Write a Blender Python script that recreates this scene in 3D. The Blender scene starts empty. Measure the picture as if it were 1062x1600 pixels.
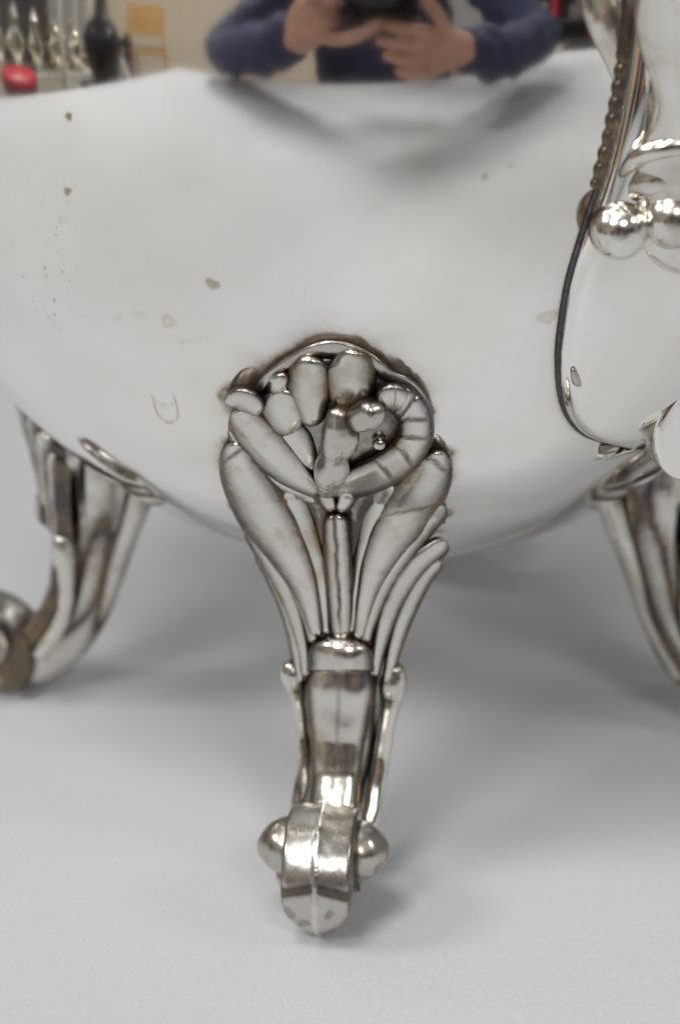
import bpy, bmesh, math, random
import numpy as np
from mathutils import Vector, Matrix

random.seed(7); rng = np.random.default_rng(7)
sc = bpy.context.scene
COL = sc.collection
MM = 0.001
R_ = math.radians

# ------------------------------------------------------------------ camera
PITCH = R_(22.0)
CAM = np.array([-6.5, -364.0, 187.0])          # millimetres, pot axis at the origin, table at z = 0
FPX = 3390.0                                    # focal length in photo pixels (1600 px tall)
cam_d = bpy.data.cameras.new('camera'); cam = bpy.data.objects.new('camera', cam_d); COL.objects.link(cam)
cam.location = CAM * MM
cam.rotation_euler = (math.pi/2 - PITCH, 0, 0)
cam_d.sensor_fit = 'VERTICAL'; cam_d.sensor_height = 23.6; cam_d.lens = 23.6*FPX/1600
cam_d.clip_start = 0.003; cam_d.clip_end = 50
cam_d.dof.use_dof = True; cam_d.dof.focus_distance = 0.308; cam_d.dof.aperture_fstop = 10.0
cam_d.dof.aperture_blades = 7
sc.camera = cam

# ------------------------------------------------------------------ light of the shop
w = bpy.data.worlds.new('World'); sc.world = w; w.use_nodes = True
w.node_tree.nodes['Background'].inputs[0].default_value = (0.34, 0.33, 0.31, 1)
w.node_tree.nodes['Background'].inputs[1].default_value = 0.55
sc.view_settings.view_transform = 'Standard'; sc.view_settings.look = 'None'
sc.view_settings.exposure = 0.0; sc.view_settings.gamma = 1.0
def ceiling_lamp(x, y, z, sx, sy, power, col=(1, .99, .972), rz=0):
    d = bpy.data.lights.new('ceiling_lamp', 'AREA'); d.shape = 'ELLIPSE'; d.size = sx; d.size_y = sy
    d.energy = power; d.color = col
    o = bpy.data.objects.new('ceiling_lamp', d); COL.objects.link(o); o.location = (x, y, z); o.rotation_euler = (0, 0, rz)
    return o
for lx, ly, lp, ls in ((-2.1, -.5, 30, .55), (-1.0, -1.7, 29, .5), (.7, -2.3, 30, .5), (2.3, -.9, 17, .55), (-1.7, 1.7, 11, .55), (1.5, 1.9, 8, .55), (-.45, -.75, 14, .4)):
    ceiling_lamp(lx, ly, 1.8, ls*1.5, ls*1.5, lp*1.03)

# ------------------------------------------------------------------ helpers
def tag(o, label=None, cat=None, group=None, kind=None):
    if label: o['label'] = label
    if cat: o['category'] = cat
    if group: o['group'] = group
    if kind: o['kind'] = kind
    return o
def empty(name, loc=(0, 0, 0), rz=0):
    o = bpy.data.objects.new(name, None); o.empty_display_size = .02; COL.objects.link(o)
    o.location = loc; o.rotation_euler = (0, 0, rz); return o
def mesh_obj(name, verts, faces, mat, parent=None, smooth=True, scale=MM, attrs=None):
    me = bpy.data.meshes.new(name)
    verts = np.asarray(verts, dtype=np.float64)*scale
    if isinstance(faces, np.ndarray):
        nf, k = faces.shape
        me.vertices.add(len(verts)); me.vertices.foreach_set('co', verts.astype(np.float32).ravel())
        me.loops.add(nf*k); me.loops.foreach_set('vertex_index', faces.astype(np.int32).ravel())
        me.polygons.add(nf); me.polygons.foreach_set('loop_start', np.arange(0, nf*k, k, dtype=np.int32))
        me.update(calc_edges=True)
    else:
        me.from_pydata([tuple(v) for v in verts], [], faces); me.update()
    me.validate()
    me.polygons.foreach_set('use_smooth', np.full(len(me.polygons), smooth, dtype=bool))
    if attrs:
        for n, a in attrs.items():
            at = me.attributes.new(n, 'FLOAT', 'POINT'); at.data.foreach_set('value', np.asarray(a, dtype=np.float32))
    me.materials.append(mat)
    o = bpy.data.objects.new(name, me); COL.objects.link(o)
    if parent is not None: o.parent = parent
    return o
def bm_obj(name, bm, mat, parent=None, smooth=False):
    me = bpy.data.meshes.new(name); bm.to_mesh(me); bm.free()
    for p in me.polygons: p.use_smooth = smooth
    me.materials.append(mat)
    o = bpy.data.objects.new(name, me); COL.objects.link(o)
    if parent is not None: o.parent = parent
    return o
def copy_tree(o, parent=None):
    c = o.copy(); COL.objects.link(c); c.parent = parent
    for ch in list(o.children): copy_tree(ch, c)
    return c

# ------------------------------------------------------------------ materials
class NT:
    def __init__(s, name):
        s.m = bpy.data.materials.new(name); s.m.use_nodes = True; s.t = s.m.node_tree
        s.b = s.t.nodes['Principled BSDF']; s.out = s.t.nodes['Material Output']
    def n(s, typ, **kw):
        nd = s.t.nodes.new(typ)
        for k, v in kw.items():
            if k == 'ins':
                for kk, vv in v.items():
                    if hasattr(vv, 'is_linked') or isinstance(vv, bpy.types.NodeSocket): s.t.links.new(vv, nd.inputs[kk])
                    else: nd.inputs[kk].default_value = vv
            else: setattr(nd, k, v)
        return nd
    def l(s, a, b): s.t.links.new(a, b)
    def noise(s, scale, detail=4, rough=.55, coord=None, dist=0.0):
        nd = s.n('ShaderNodeTexNoise'); nd.inputs['Scale'].default_value = scale; nd.inputs['Detail'].default_value = detail
        nd.inputs['Roughness'].default_value = rough; nd.inputs['Distortion'].default_value = dist
        if coord is None:
            if not hasattr(s, 'tc'): s.tc = s.n('ShaderNodeTexCoord')
            coord = s.tc.outputs['Object']
        s.l(coord, nd.inputs['Vector']); return nd.outputs['Fac']
    def ramp(s, fac, pts):
        nd = s.n('ShaderNodeValToRGB'); s.l(fac, nd.inputs[0]); cr = nd.color_ramp
        while len(cr.elements) > 1: cr.elements.remove(cr.elements[-1])
        for i, (p, c) in enumerate(pts):
            e = cr.elements[0] if i == 0 else cr.elements.new(p)
            e.position = p; e.color = c if len(c) == 4 else (*c, 1)
        return nd.outputs[0]
    def math(s, op, a, b=None, clamp=False):
        nd = s.n('ShaderNodeMath', operation=op, use_clamp=clamp)
        for i, v in enumerate((a, b)):
            if v is None: continue
            if isinstance(v, (int, float)): nd.inputs[i].default_value = v
            else: s.l(v, nd.inputs[i])
        return nd.outputs[0]
    def mix(s, fac, a, b):
        nd = s.n('ShaderNodeMix', data_type='RGBA')
        for i, v in ((0, fac), (6, a), (7, b)):
            if isinstance(v, (int, float)): nd.inputs[i].default_value = v
            elif isinstance(v, tuple): nd.inputs[i].default_value = v if len(v) == 4 else (*v, 1)
            else: s.l(v, nd.inputs[i])
        return nd.outputs[2]
    def attr(s, name):
        nd = s.n('ShaderNodeAttribute'); nd.attribute_name = name; return nd.outputs['Fac']
    def bump(s, h, strength, dist):
        nd = s.n('ShaderNodeBump'); nd.inputs['Strength'].default_value = strength; nd.inputs['Distance'].default_value = dist
        s.l(h, nd.inputs['Height']); s.l(nd.outputs[0], s.b.inputs['Normal']); return nd

def simple(name, col, rough=.5, metal=0.0, var=.12, nscale=30, coat=0):
    t = NT(name); f = t.noise(nscale)
    c0 = tuple(max(0, c*(1-var)) for c in col); c1 = tuple(min(1, c*(1+var)) for c in col)
    t.l(t.ramp(f, [(.3, c0), (.7, c1)]), t.b.inputs['Base Color'])
    t.b.inputs['Roughness'].default_value = rough; t.b.inputs['Metallic'].default_value = metal
    t.b.inputs['Coat Weight'].default_value = coat
    return t.m

def silver_cast():
    t = NT('tarnished_cast_silver')
    tar = t.attr('tarnish')
    n1 = t.noise(750, 5, .65); n2 = t.noise(150, 4, .6); n3 = t.noise(2200, 3, .6); n4 = t.noise(90, 3, .5)
    # tarnish collects along chased lines; the noise breaks its outline up
    k = t.math('MULTIPLY', tar, t.math('ADD', t.math('MULTIPLY', n1, 1.1), .62), True)
    k = t.math('ADD', k, t.math('MULTIPLY', t.math('SUBTRACT', n2, .53, True), 2.0), True)
    silver = t.ramp(n4, [(.3, (.72, .695, .635)), (.7, (.86, .845, .80))])
    warm = t.ramp(n2, [(.40, (.115, .105, .105)), (.66, (.25, .19, .12))])
    t.l(t.mix(k, silver, warm), t.b.inputs['Base Color'])
    t.b.inputs['Metallic'].default_value = 1.0
    r = t.math('ADD', t.math('MULTIPLY', k, .20), t.math('ADD', t.math('MULTIPLY', n1, .16), .10))
    t.l(r, t.b.inputs['Roughness'])
    h = t.math('ADD', t.math('MULTIPLY', n3, .25), t.math('MULTIPLY', n1, .8))
    t.bump(h, .20, .00018)
    return t.m

def silver_body():
    t = NT('polished_worn_silver_plate')
    st = t.attr('stain'); gr = t.attr('grime'); dk = t.attr('speck')
    n1 = t.noise(1000, 6, .7); n2 = t.noise(38, 4, .55); n3 = t.noise(3000, 2, .5)
    tc = t.tc
    mp = t.n('ShaderNodeMapping'); mp.inputs['Scale'].default_value = (1900, 1900, 60); mp.inputs['Rotation'].default_value = (0, .15, 0)
    t.l(tc.outputs['Object'], mp.inputs[0]); hair = t.n('ShaderNodeTexNoise'); hair.inputs['Scale'].default_value = 1; hair.inputs['Detail'].default_value = 2
    t.l(mp.outputs[0], hair.inputs['Vector']); hair = hair.outputs['Fac']
    base = t.ramp(n2, [(.34, (.905, .885, .82)), (.62, (.965, .96, .945))])
    base = t.mix(t.math('MULTIPLY', t.math('SUBTRACT', hair, .45, True), .5), base, (.80, .79, .76))
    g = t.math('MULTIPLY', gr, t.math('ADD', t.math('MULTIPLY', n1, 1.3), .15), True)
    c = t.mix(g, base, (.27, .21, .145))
    st = t.math('MULTIPLY', st, t.math('ADD', t.math('MULTIPLY', n1, 1.0), .55), True)
    c = t.mix(st, c, (.38, .29, .15))
    d2 = t.math('MULTIPLY', dk, t.math('MULTIPLY', t.math('SUBTRACT', n1, .40, True), 5.0), True)
    c = t.mix(d2, c, (.20, .19, .17))
    t.l(c, t.b.inputs['Base Color']); t.b.inputs['Metallic'].default_value = 1.0
    soil = t.math('ADD', t.math('ADD', g, st), d2, True)
    r = t.math('ADD', t.math('MULTIPLY', soil, .35), t.math('ADD', t.math('MULTIPLY', t.math('SUBTRACT', n2, .4, True), .16), .055))
    t.l(r, t.b.inputs['Roughness'])
    h = t.math('ADD', t.math('MULTIPLY', hair, .5), t.math('MULTIPLY', n3, .4))
    t.bump(h, .05, .00006)
    return t.m

def paper():
    t = NT('grey_backdrop_paper')
    n1 = t.noise(9, 4, .55); n2 = t.noise(1100, 4, .8); n3 = t.noise(70, 3, .5)
    c = t.ramp(n1, [(.3, (.50, .508, .53)), (.7, (.535, .543, .56))])
    c = t.mix(t.math('MULTIPLY', t.math('SUBTRACT', n2, .5, True), 2.0), c, (.38, .385, .40))
    t.l(c, t.b.inputs['Base Color']); t.b.inputs['Roughness'].default_value = .85
    t.b.inputs['Specular IOR Level'].default_value = .2
    t.bump(t.math('ADD', n2, t.math('MULTIPLY', n3, .5)), .30, .0005)
    return t.m
M_CAST = silver_cast(); M_BODY = silver_body(); M_PAPER = paper()

# ------------------------------------------------------------------ the table
def slab(name, pts, z0, z1, mat, parent=None):
    n = len(pts)
    v = [(x, y, z1) for x, y in pts] + [(x, y, z0) for x, y in pts]
    f = [list(range(n)), list(range(2*n-1, n-1, -1))] + [[i, i+n, (i+1) % n+n, (i+1) % n] for i in range(n)]
    return mesh_obj(name, v, f, mat, parent, smooth=False)
table = slab('table', [(-495, -640), (300, -790), (880, -1090), (1150, 1000), (-470, 1000)], -25, 0, M_PAPER)
tag(table, 'table top covered with pale grey paper under the pot', None, None, 'structure')

# ------------------------------------------------------------------ pot body: a bowl on its axis
RB, BB, ZC = 88.0, 99.0, 136.0                  # largest radius, depth below it, its height
BUP = 84.0
ANG = R_(-6.5)
def prof_r(z, off=0.0):
    b = np.where(z < ZC, BB, BUP)
    return (RB+off)*np.sqrt(np.clip(1-((z-ZC)/(b+off))**2, 0, 1))
def ray(px, py):
    d = np.array([(px-531)/FPX, 0, 0]) + np.array([0, math.cos(PITCH), -math.sin(PITCH)]) + (800-py)/FPX*np.array([0, math.sin(PITCH), math.cos(PITCH)])
    return d/np.linalg.norm(d)
ER = np.array([math.sin(ANG), -math.cos(ANG), 0]); ET = np.array([math.cos(ANG), math.sin(ANG), 0])
LZ = np.array([-20, 0, 8, 12, 15, 19, 24, 30, 40, 50, 60, 70, 76, 400.])
LR = np.array([74, 73, 70.5, 67, 63, 60, 58.4, 58, 58, 59, 61, 64.5, 40, -50.])
def leg_r(z): return np.interp(z, LZ, LR)
def inside(p):                                    # bowl, or the face of the leg below it
    r = math.hypot(p[0], p[1])
    e = (r/RB)**2 + ((p[2]-ZC)/(BB if p[2] < ZC else BUP))**2 - 1
    if e < 0: return True
    q = p @ ER; t = p @ ET
    return p[2] < 78 and q < leg_r(p[2]) - .022*t*t
def hit(px, py):
    d = ray(px, py); s = 200.0
    while s < 520 and not inside(CAM+d*s): s += 1.0
    a, b = s-1.0, s
    for _ in range(18):
        m = (a+b)/2
        if inside(CAM+d*m): b = m
        else: a = m
    return CAM+d*b, b
def to_local(p): return np.array([p @ ET, -(p @ ER), p[2]])
def surf_n(px, py):
    p, s = hit(px, py); a, _ = hit(px+5, py); b, _ = hit(px, py+5)
    n = np.cross(b-p, a-p); n /= np.linalg.norm(n)
    if n @ ray(px, py) > 0: n = -n
    n = n*.7 - .3*ray(px, py)
    return n/np.linalg.norm(n)

# ------------------------------------------------------------------ solid modelling with distance functions
def catmull(P, sub):
    P = np.asarray(P, float); n = len(P)
    if n < 3: 
        return np.array([P[0]+(P[-1]-P[0])*t for t in np.linspace(0, 1, sub+1)]) if n == 2 else P
    Q = np.vstack([2*P[0]-P[1], P, 2*P[-1]-P[-2]]); out = []
    for i in range(1, n):
        for t in np.arange(sub)/sub:
            a, b, c, d = Q[i-1], Q[i], Q[i+1], Q[i+2]
            out.append(.5*((2*b)+(c-a)*t+(2*a-5*b+4*c-d)*t*t+(3*b-a-3*c+d)*t**3))
    out.append(P[-1]); return np.array(out)
class Chain:                                      # a tapering rod along a curve, optionally flattened along n
    def __init__(s, pts, sub=4, fl=1.0, n=None):
        pts = catmull(pts, sub); s.p = pts[:, :3]; s.r = np.maximum(pts[:, 3], .05); s.fl = fl; s.n = n
        if fl != 1.0: s.n = n/np.linalg.norm(n)
        m = s.r.max()
        s.lo = (s.p-s.r[:, None]).min(0); s.hi = (s.p+s.r[:, None]).max(0)
    def __call__(s, X):
        mar = 2.5*s.mar
        if len(X) > 2000:
            if (X[0] > s.hi+mar).any() and False: pass
            m = np.all((X > s.lo-mar) & (X < s.hi+mar), axis=1)
            if m.sum() < .8*len(X):
                d = np.full(len(X), mar, np.float32)
                if m.any(): d[m] = s.ev(X[m])
                return d
        return s.ev(X)
    mar = 1.0
    def ev(s, X):
        P = s.p; o = P.mean(0); k = 1.0
        if s.fl != 1.0:
            k = 1/s.fl-1
            X = X+k*((X-o) @ s.n)[:, None]*s.n; P = P+k*((P-o) @ s.n)[:, None]*s.n
        X = X.astype(np.float32); d = np.full(len(X), 1e9, np.float32)
        if len(P) == 1: d = np.linalg.norm(X-P[0].astype(np.float32), axis=1)-s.r[0]
        for i in range(len(P)-1):
            a = P[i].astype(np.float32); ba = (P[i+1]-P[i]).astype(np.float32); L = float(ba @ ba)+1e-9
            pa = X-a; h = np.clip((pa @ ba)/L, 0, 1)
            q = pa-h[:, None]*ba
            np.minimum(d, np.sqrt(np.einsum('ij,ij->i', q, q))-(s.r[i]+h*(s.r[i+1]-s.r[i])), out=d)
        return d*(s.fl if s.fl != 1 else 1.0)
def smin(a, b, k):
    h = np.clip(.5+.5*(b-a)/k, 0, 1); return b+(a-b)*h-k*h*(1-h)
class Part:
    def __init__(s, add, sub=(), k=.5, ks=.25, wob=0.0, fn=None):
        s.add, s.sub, s.k, s.ks, s.wob, s.fn = add, list(sub), k, ks, wob, fn
        s.lo = np.min([c.lo for c in add], 0)-1.2; s.hi = np.max([c.hi for c in add], 0)+1.2
        s.ph = rng.uniform(0, 6, 9)
    def __call__(s, X):
        d = s.add[0](X)
        for c in s.add[1:]: d = smin(d, c(X), s.k)
        for c in s.sub: d = -smin(-d, c(X), s.ks)
        if s.wob:
            p = s.ph
            d = d+s.wob*(np.sin(X[:, 0]*1.1+p[0]+.6*np.sin(X[:, 2]*.7+p[1]))+np.sin(X[:, 2]*1.3+p[2]+.8*np.sin(X[:, 0]*.9+p[3]))+.6*np.sin(X[:, 1]*2.1+X[:, 0]*1.7+p[4])).astype(np.float32)
        return s.fn(X, d) if s.fn else d
    def carve_d(s, X):
        d = np.full(len(X), 9., np.float32)
        for c in s.sub: d = np.minimum(d, c(X))
        return d
def surface_net(f, lo, hi, h):
    n = np.ceil((hi-lo)/h).astype(int)+1
    ax = [lo[i]+np.arange(n[i])*h for i in range(3)]
    G = np.stack(np.meshgrid(*ax, indexing='ij'), -1).reshape(-1, 3).astype(np.float32)
    V = np.concatenate([f(G[i:i+400000]) for i in range(0, len(G), 400000)]).reshape(n)
    S = V < 0; nc = n-1
    cnt = np.zeros(nc, np.int32); acc = np.zeros((*nc, 3), np.float32)
    def cut(axis, a, b):
        sl = lambda o: tuple(slice(o[i], o[i]+nc[i]) for i in range(3))
        va, vb = V[sl(a)], V[sl(b)]; m = (va < 0) != (vb < 0)
        t = np.where(m, va/np.where(m, va-vb, 1), 0)
        pos = np.array(a, np.float32)
        for i in range(3):
            acc[..., i] += np.where(m, pos[i]+(t if i == axis else 0), 0)
        np.add(cnt, m, out=cnt)
    for axis in range(3):
        o = [i for i in range(3) if i != axis]
        for u in (0, 1):
            for v in (0, 1):
                a = [0, 0, 0]; a[o[0]] = u; a[o[1]] = v; b = list(a); b[axis] = 1
                cut(axis, tuple(a), tuple(b))
    act = cnt > 0; idx = np.full(nc, -1, np.int64); idx[act] = np.arange(act.sum())
    I = np.argwhere(act); P = (acc[act]/cnt[act][:, None]+I)*h+lo
    quads = []
    for axis in range(3):
        o = [(axis+1) % 3, (axis+2) % 3]
        sl_a = [slice(None)]*3; sl_b = [slice(None)]*3; sl_a[axis] = slice(0, n[axis]-1); sl_b[axis] = slice(1, n[axis])
        A, B = S[tuple(sl_a)], S[tuple(sl_b)]; E = np.argwhere(A != B)
        E = E[(E[:, o[0]] > 0) & (E[:, o[1]] > 0) & (E[:, o[0]] < nc[o[0]]) & (E[:, o[1]] < nc[o[1]])]
        if not len(E): continue
        flip = A[tuple(E.T)]
        def at(du, dv):
            e = E.copy(); e[:, o[0]] -= du; e[:, o[1]] -= dv; return idx[tuple(e.T)]
        q = np.stack([at(1, 1), at(0, 1), at(0, 0), at(1, 0)], 1)
        q[~flip] = q[~flip][:, ::-1]; quads.append(q)
    Q = np.concatenate(quads); P = P.astype(np.float32)
    e = .02
    for _ in range(3):                            # pull the vertices onto the true surface
        v = f(P); g = np.stack([f(P+np.eye(3, dtype=np.float32)[i]*e)-f(P-np.eye(3, dtype=np.float32)[i]*e) for i in range(3)], 1)/(2*e)
        g2 = np.maximum((g*g).sum(1), .05); P = P-np.clip(v/g2, -h, h)[:, None]*g*.8
    return P, Q
def px_chain(pts, sub=4, fl=1.0, loc=to_local):   # (photo x, photo y, height over the surface, half width in photo px)
    out = []
    for x, y, off, rp in pts:
        p, s = hit(x, y)
        out.append([*loc(p-ray(x, y)*off), rp*(s-off)/FPX])
    n = None
    if fl != 1.0:
        nn = np.mean([surf_n(x, y) for x, y, _, _ in pts], 0); n = loc(nn)
    return Chain(out, sub, fl, n)

# ---- the leg, modelled once in its own frame (x along the bowl, -y outwards)
LEG = []                                          # (name, Part, cell)
def L(name, part, h=.4): LEG.append((name, part, h))
def lc(pts, **kw): return Chain([(t, -r, z, q) for t, r, z, q in pts], **kw)

T0 = to_local(hit(503, 1240)[0])[0]
core = [px_chain(q) for q in (
        [(420, 640, -3.1, 26), (400, 700, -3.1, 26), (405, 770, -3.1, 24), (440, 850, -2.6, 22), (475, 930, -2.6, 20), (500, 1000, -2.3, 18)],
        [(450, 605, -3.1, 26), (445, 690, -3.1, 30), (455, 770, -3.1, 30), (480, 860, -2.3, 26), (505, 940, -2.3, 20), (515, 1010, -2.3, 18)],
        [(505, 580, -3.1, 26), (500, 670, -3.1, 34), (505, 770, -3.1, 34), (515, 860, -2.3, 28), (528, 950, -2.3, 22), (532, 1020, -2.3, 20)],
        [(560, 590, -3.1, 26), (560, 680, -3.1, 34), (560, 770, -3.1, 34), (555, 860, -2.3, 28), (545, 940, -2.3, 22), (542, 1010, -2.3, 18)],
        [(610, 620, -3.1, 26), (620, 690, -3.1, 30), (615, 770, -3.1, 30), (590, 860, -2.3, 26), (570, 940, -2.3, 20), (560, 1010, -2.3, 18)],
        [(640, 650, -3.1, 24), (665, 720, -3.1, 24), (665, 780, -3.1, 24), (630, 850, -2.6, 22), (595, 930, -2.6, 20), (575, 1000, -2.3, 18)])]
core.append(lc([(1.0, 55.5, 62, 5.5), (.8, 52.0, 54, 7.2), (.4, 50.2, 45, 8.2), (.2, 50.6, 37, 7.0), (0, 51.8, 30, 6.0), (0, 53.8, 22, 5.4), (T0*.5, 57.5, 14, 5.0), (T0, 64, 8.0, 5.4), (T0, 71, 7.6, 5.8)], sub=12))
for sd in (-1, 1):
    L('flute', Part([lc([(sd*4.4, 47.5, 52, 2.6), (sd*5.0, 48.5, 42, 2.9), (sd*4.6, 50.6, 32, 2.5), (sd*4.0, 53.6, 22, 2.2), (T0+sd*3.6, 59.5, 13, 1.9)], sub=8)]), .45)
    L('flute', Part([lc([(sd*4.0, 40.5, 50, 2.4), (sd*4.4, 43.0, 42, 2.6), (sd*3.8, 46.6, 32, 2.2), (sd*3.0, 49.8, 22, 1.8), (T0+sd*2.6, 55.5, 12, 1.5)], sub=8)]), .45)
L('leg', Part(core, k=2.5, wob=.012), .5)
LEG.insert(0, LEG.pop())
def rib(pts): L('rib', Part([px_chain(pts)], wob=.03), .36)
rib([(378, 792, -1.0, 15), (418, 838, .4, 17), (458, 902, .8, 16), (482, 975, .5, 12), (490, 1030, 0, 9)])
rib([(388, 824, -1.2, 14), (414, 862, -.1, 16), (447, 926, .3, 15), (470, 1000, .1, 12), (478, 1055, -.4, 9)])
rib([(402, 862, -1.8, 12), (427, 902, -.8, 13), (451, 959, -.4, 12), (464, 1020, -.5, 10), (468, 1065, -1, 8)])
rib([(684, 800, -1.0, 17), (640, 846, .4, 19), (598, 908, .8, 18), (574, 980, .5, 13), (566, 1030, 0, 9)])
rib([(688, 852, -1.2, 17), (648, 886, -.1, 19), (613, 942, .3, 17), (593, 1005, .1, 13), (584, 1055, -.4, 9)])
rib([(684, 880, -2.2, 11), (660, 908, -1.0, 13), (632, 962, -.5, 14), (614, 1020, -.6, 11), (604, 1070, -1, 9)])
# leaves
L('leaf', Part([px_chain([(374, 716, 1.15, 24), (388, 750, 2.05, 40), (418, 802, 2.25, 40), (453, 862, 1.95, 31), (479, 922, 1.65, 20), (494, 990, 1.35, 11)], fl=.52)], wob=.05))
L('leaf', Part([px_chain([(452, 766, 1.30, 20), (464, 802, 1.70, 26), (482, 852, 1.60, 21), (500, 915, 1.50, 14), (508, 985, 1.40, 8)], fl=.52)], wob=.04))
L('leaf', Part([px_chain([(674, 730, 1.15, 24), (658, 768, 2.25, 40), (624, 817, 2.45, 37), (592, 870, 2.05, 28), (571, 932, 1.65, 17), (560, 995, 1.35, 10)], fl=.52)], wob=.05))
L('leaf', Part([px_chain([(606, 760, 1.30, 22), (590, 805, 1.70, 26), (572, 862, 1.60, 20), (558, 925, 1.50, 13)], fl=.52)], wob=.04))
L('leaf_tip', Part([px_chain([(686, 718, 1.15, 18), (672, 722, 1.95, 22), (656, 722, 1.75, 18)], fl=.8)], wob=.05))
L('leaf_tip', Part([px_chain([(366, 704, 0.95, 17), (382, 712, 1.75, 22), (398, 722, 1.55, 17)], fl=.8)], wob=.05))
# stem with its split bud
L('stem', Part([px_chain([(524, 806, 2.4, 21), (527, 860, 2.3, 23), (531, 930, 2.0, 22), (534, 1000, 1.4, 19)], fl=.85)],
               [px_chain([(520, 812, 4.4, 6), (522, 850, 4.4, 5), (530, 890, 4.3, 5), (529, 915, 4.2, 5), (533, 975, 3.2, 3)])], ks=.3, wob=.06), .33)
L('bud', Part([px_chain([(510, 778, 3.4, 15), (519, 796, 3.2, 10)]), px_chain([(541, 778, 3.4, 16), (530, 798, 3.2, 10)])],
              [px_chain([(524, 758, 6.0, 4), (524, 798, 5.2, 3)])], k=.25, wob=.04), .33)
# the flower
L('petal', Part([px_chain([(410, 604, -.4, 9), (432, 580, -.2, 12), (468, 561, 0, 13), (502, 547, .2, 14), (540, 549, .2, 14), (578, 566, 0, 13), (604, 587, -.2, 13), (640, 606, -.4, 12), (664, 640, -.6, 10)])], wob=.07))
L('petal', Part([px_chain([(446, 636, 2.75, 38), (470, 664, 2.95, 30), (496, 688, 2.75, 16)], fl=.52)], wob=.05))
L('petal', Part([px_chain([(438, 602, 1.35, 24), (452, 610, 1.75, 22)], fl=.66)], wob=.06))
L('petal', Part([px_chain([(486, 596, 2.25, 33), (482, 632, 2.75, 30), (492, 664, 2.55, 18)], fl=.52)],
                [px_chain([(452, 588, 4.75, 5), (460, 620, 5.35, 5), (474, 656, 5.55, 3)])], ks=.6, wob=.05))
L('petal', Part([px_chain([(376, 648, 1.55, 25), (398, 676, 2.55, 33), (440, 722, 2.95, 30), (498, 766, 2.95, 13)], fl=.52)], wob=.05))
L('petal', Part([px_chain([(376, 682, 0.95, 11), (404, 722, 1.95, 13), (448, 756, 2.35, 12), (494, 780, 2.35, 8)])], wob=.04))
L('petal', Part([px_chain([(356, 624, 0.35, 10), (372, 628, 1.75, 22), (398, 638, 2.55, 24)], fl=.85)], wob=.06))
L('petal', Part([px_chain([(450, 690, 2.35, 27), (474, 718, 2.75, 23), (496, 746, 2.75, 13)], fl=.5)], wob=.06))
L('petal', Part([px_chain([(534, 588, 2.25, 34), (552, 606, 2.45, 36), (548, 628, 2.45, 26)], fl=.52)],
                [px_chain([(526, 616, 5.35, 8), (538, 606, 5.55, 5)]), px_chain([(566, 590, 4.95, 7), (576, 612, 4.75, 5)]), px_chain([(520, 584, 4.75, 6), (540, 580, 4.85, 5)])], ks=.9, wob=.16), .36)
L('petal', Part([px_chain([(600, 632, 2.25, 30), (630, 640, 2.75, 34), (646, 676, 2.75, 32), (630, 714, 2.95, 31), (592, 740, 3.35, 31), (546, 756, 3.75, 25), (510, 768, 3.35, 12)], fl=.66)],
                [px_chain([(598, 656, 4.95, 4), (634, 660, 5.25, 5), (674, 646, 3.15, 4)]), px_chain([(620, 684, 4.95, 4), (650, 686, 5.15, 4), (676, 682, 2.95, 4)]),
                 px_chain([(610, 706, 5.15, 3), (636, 716, 5.35, 4), (660, 716, 3.15, 4)])], ks=.6, wob=.07), .36)
L('flower_center', Part([px_chain([(530, 650, 4.3, 20), (532, 682, 5.7, 30), (524, 709, 5.2, 23), (518, 734, 5.3, 28), (511, 762, 4.2, 17)])], wob=.03), .36)
L('flower_center', Part([px_chain([(552, 656, 4.75, 20), (578, 646, 4.95, 25)])], wob=.11), .33)
L('casting_seam', Part([px_chain([(508, 560, 2.6, 3), (508, 600, 3.4, 3), (507, 650, 5.2, 3), (505, 690, 7.0, 3), (503, 730, 6.9, 3), (505, 770, 5.2, 3)])]), .28)
L('bead', Part([px_chain([(592, 692, 2.9, 11), (593, 692, 2.9, 11)])], wob=.03), .3)
# knee, shaft, side scrolls
L('side_scroll', Part([px_chain([(455, 1044, -.4, 15), (457, 1058, -.5, 19), (464, 1090, -1.2, 11), (471, 1150, -1.6, 10), (476, 1215, -2.0, 11), (475, 1275, -3, 11)])], wob=.05))
L('side_scroll', Part([px_chain([(617, 1050, -.4, 16), (614, 1072, -.5, 22), (607, 1112, -1.2, 15), (597, 1170, -1.6, 14), (588, 1225, -2.0, 14), (578, 1285, -3, 14)])], wob=.05))
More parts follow.
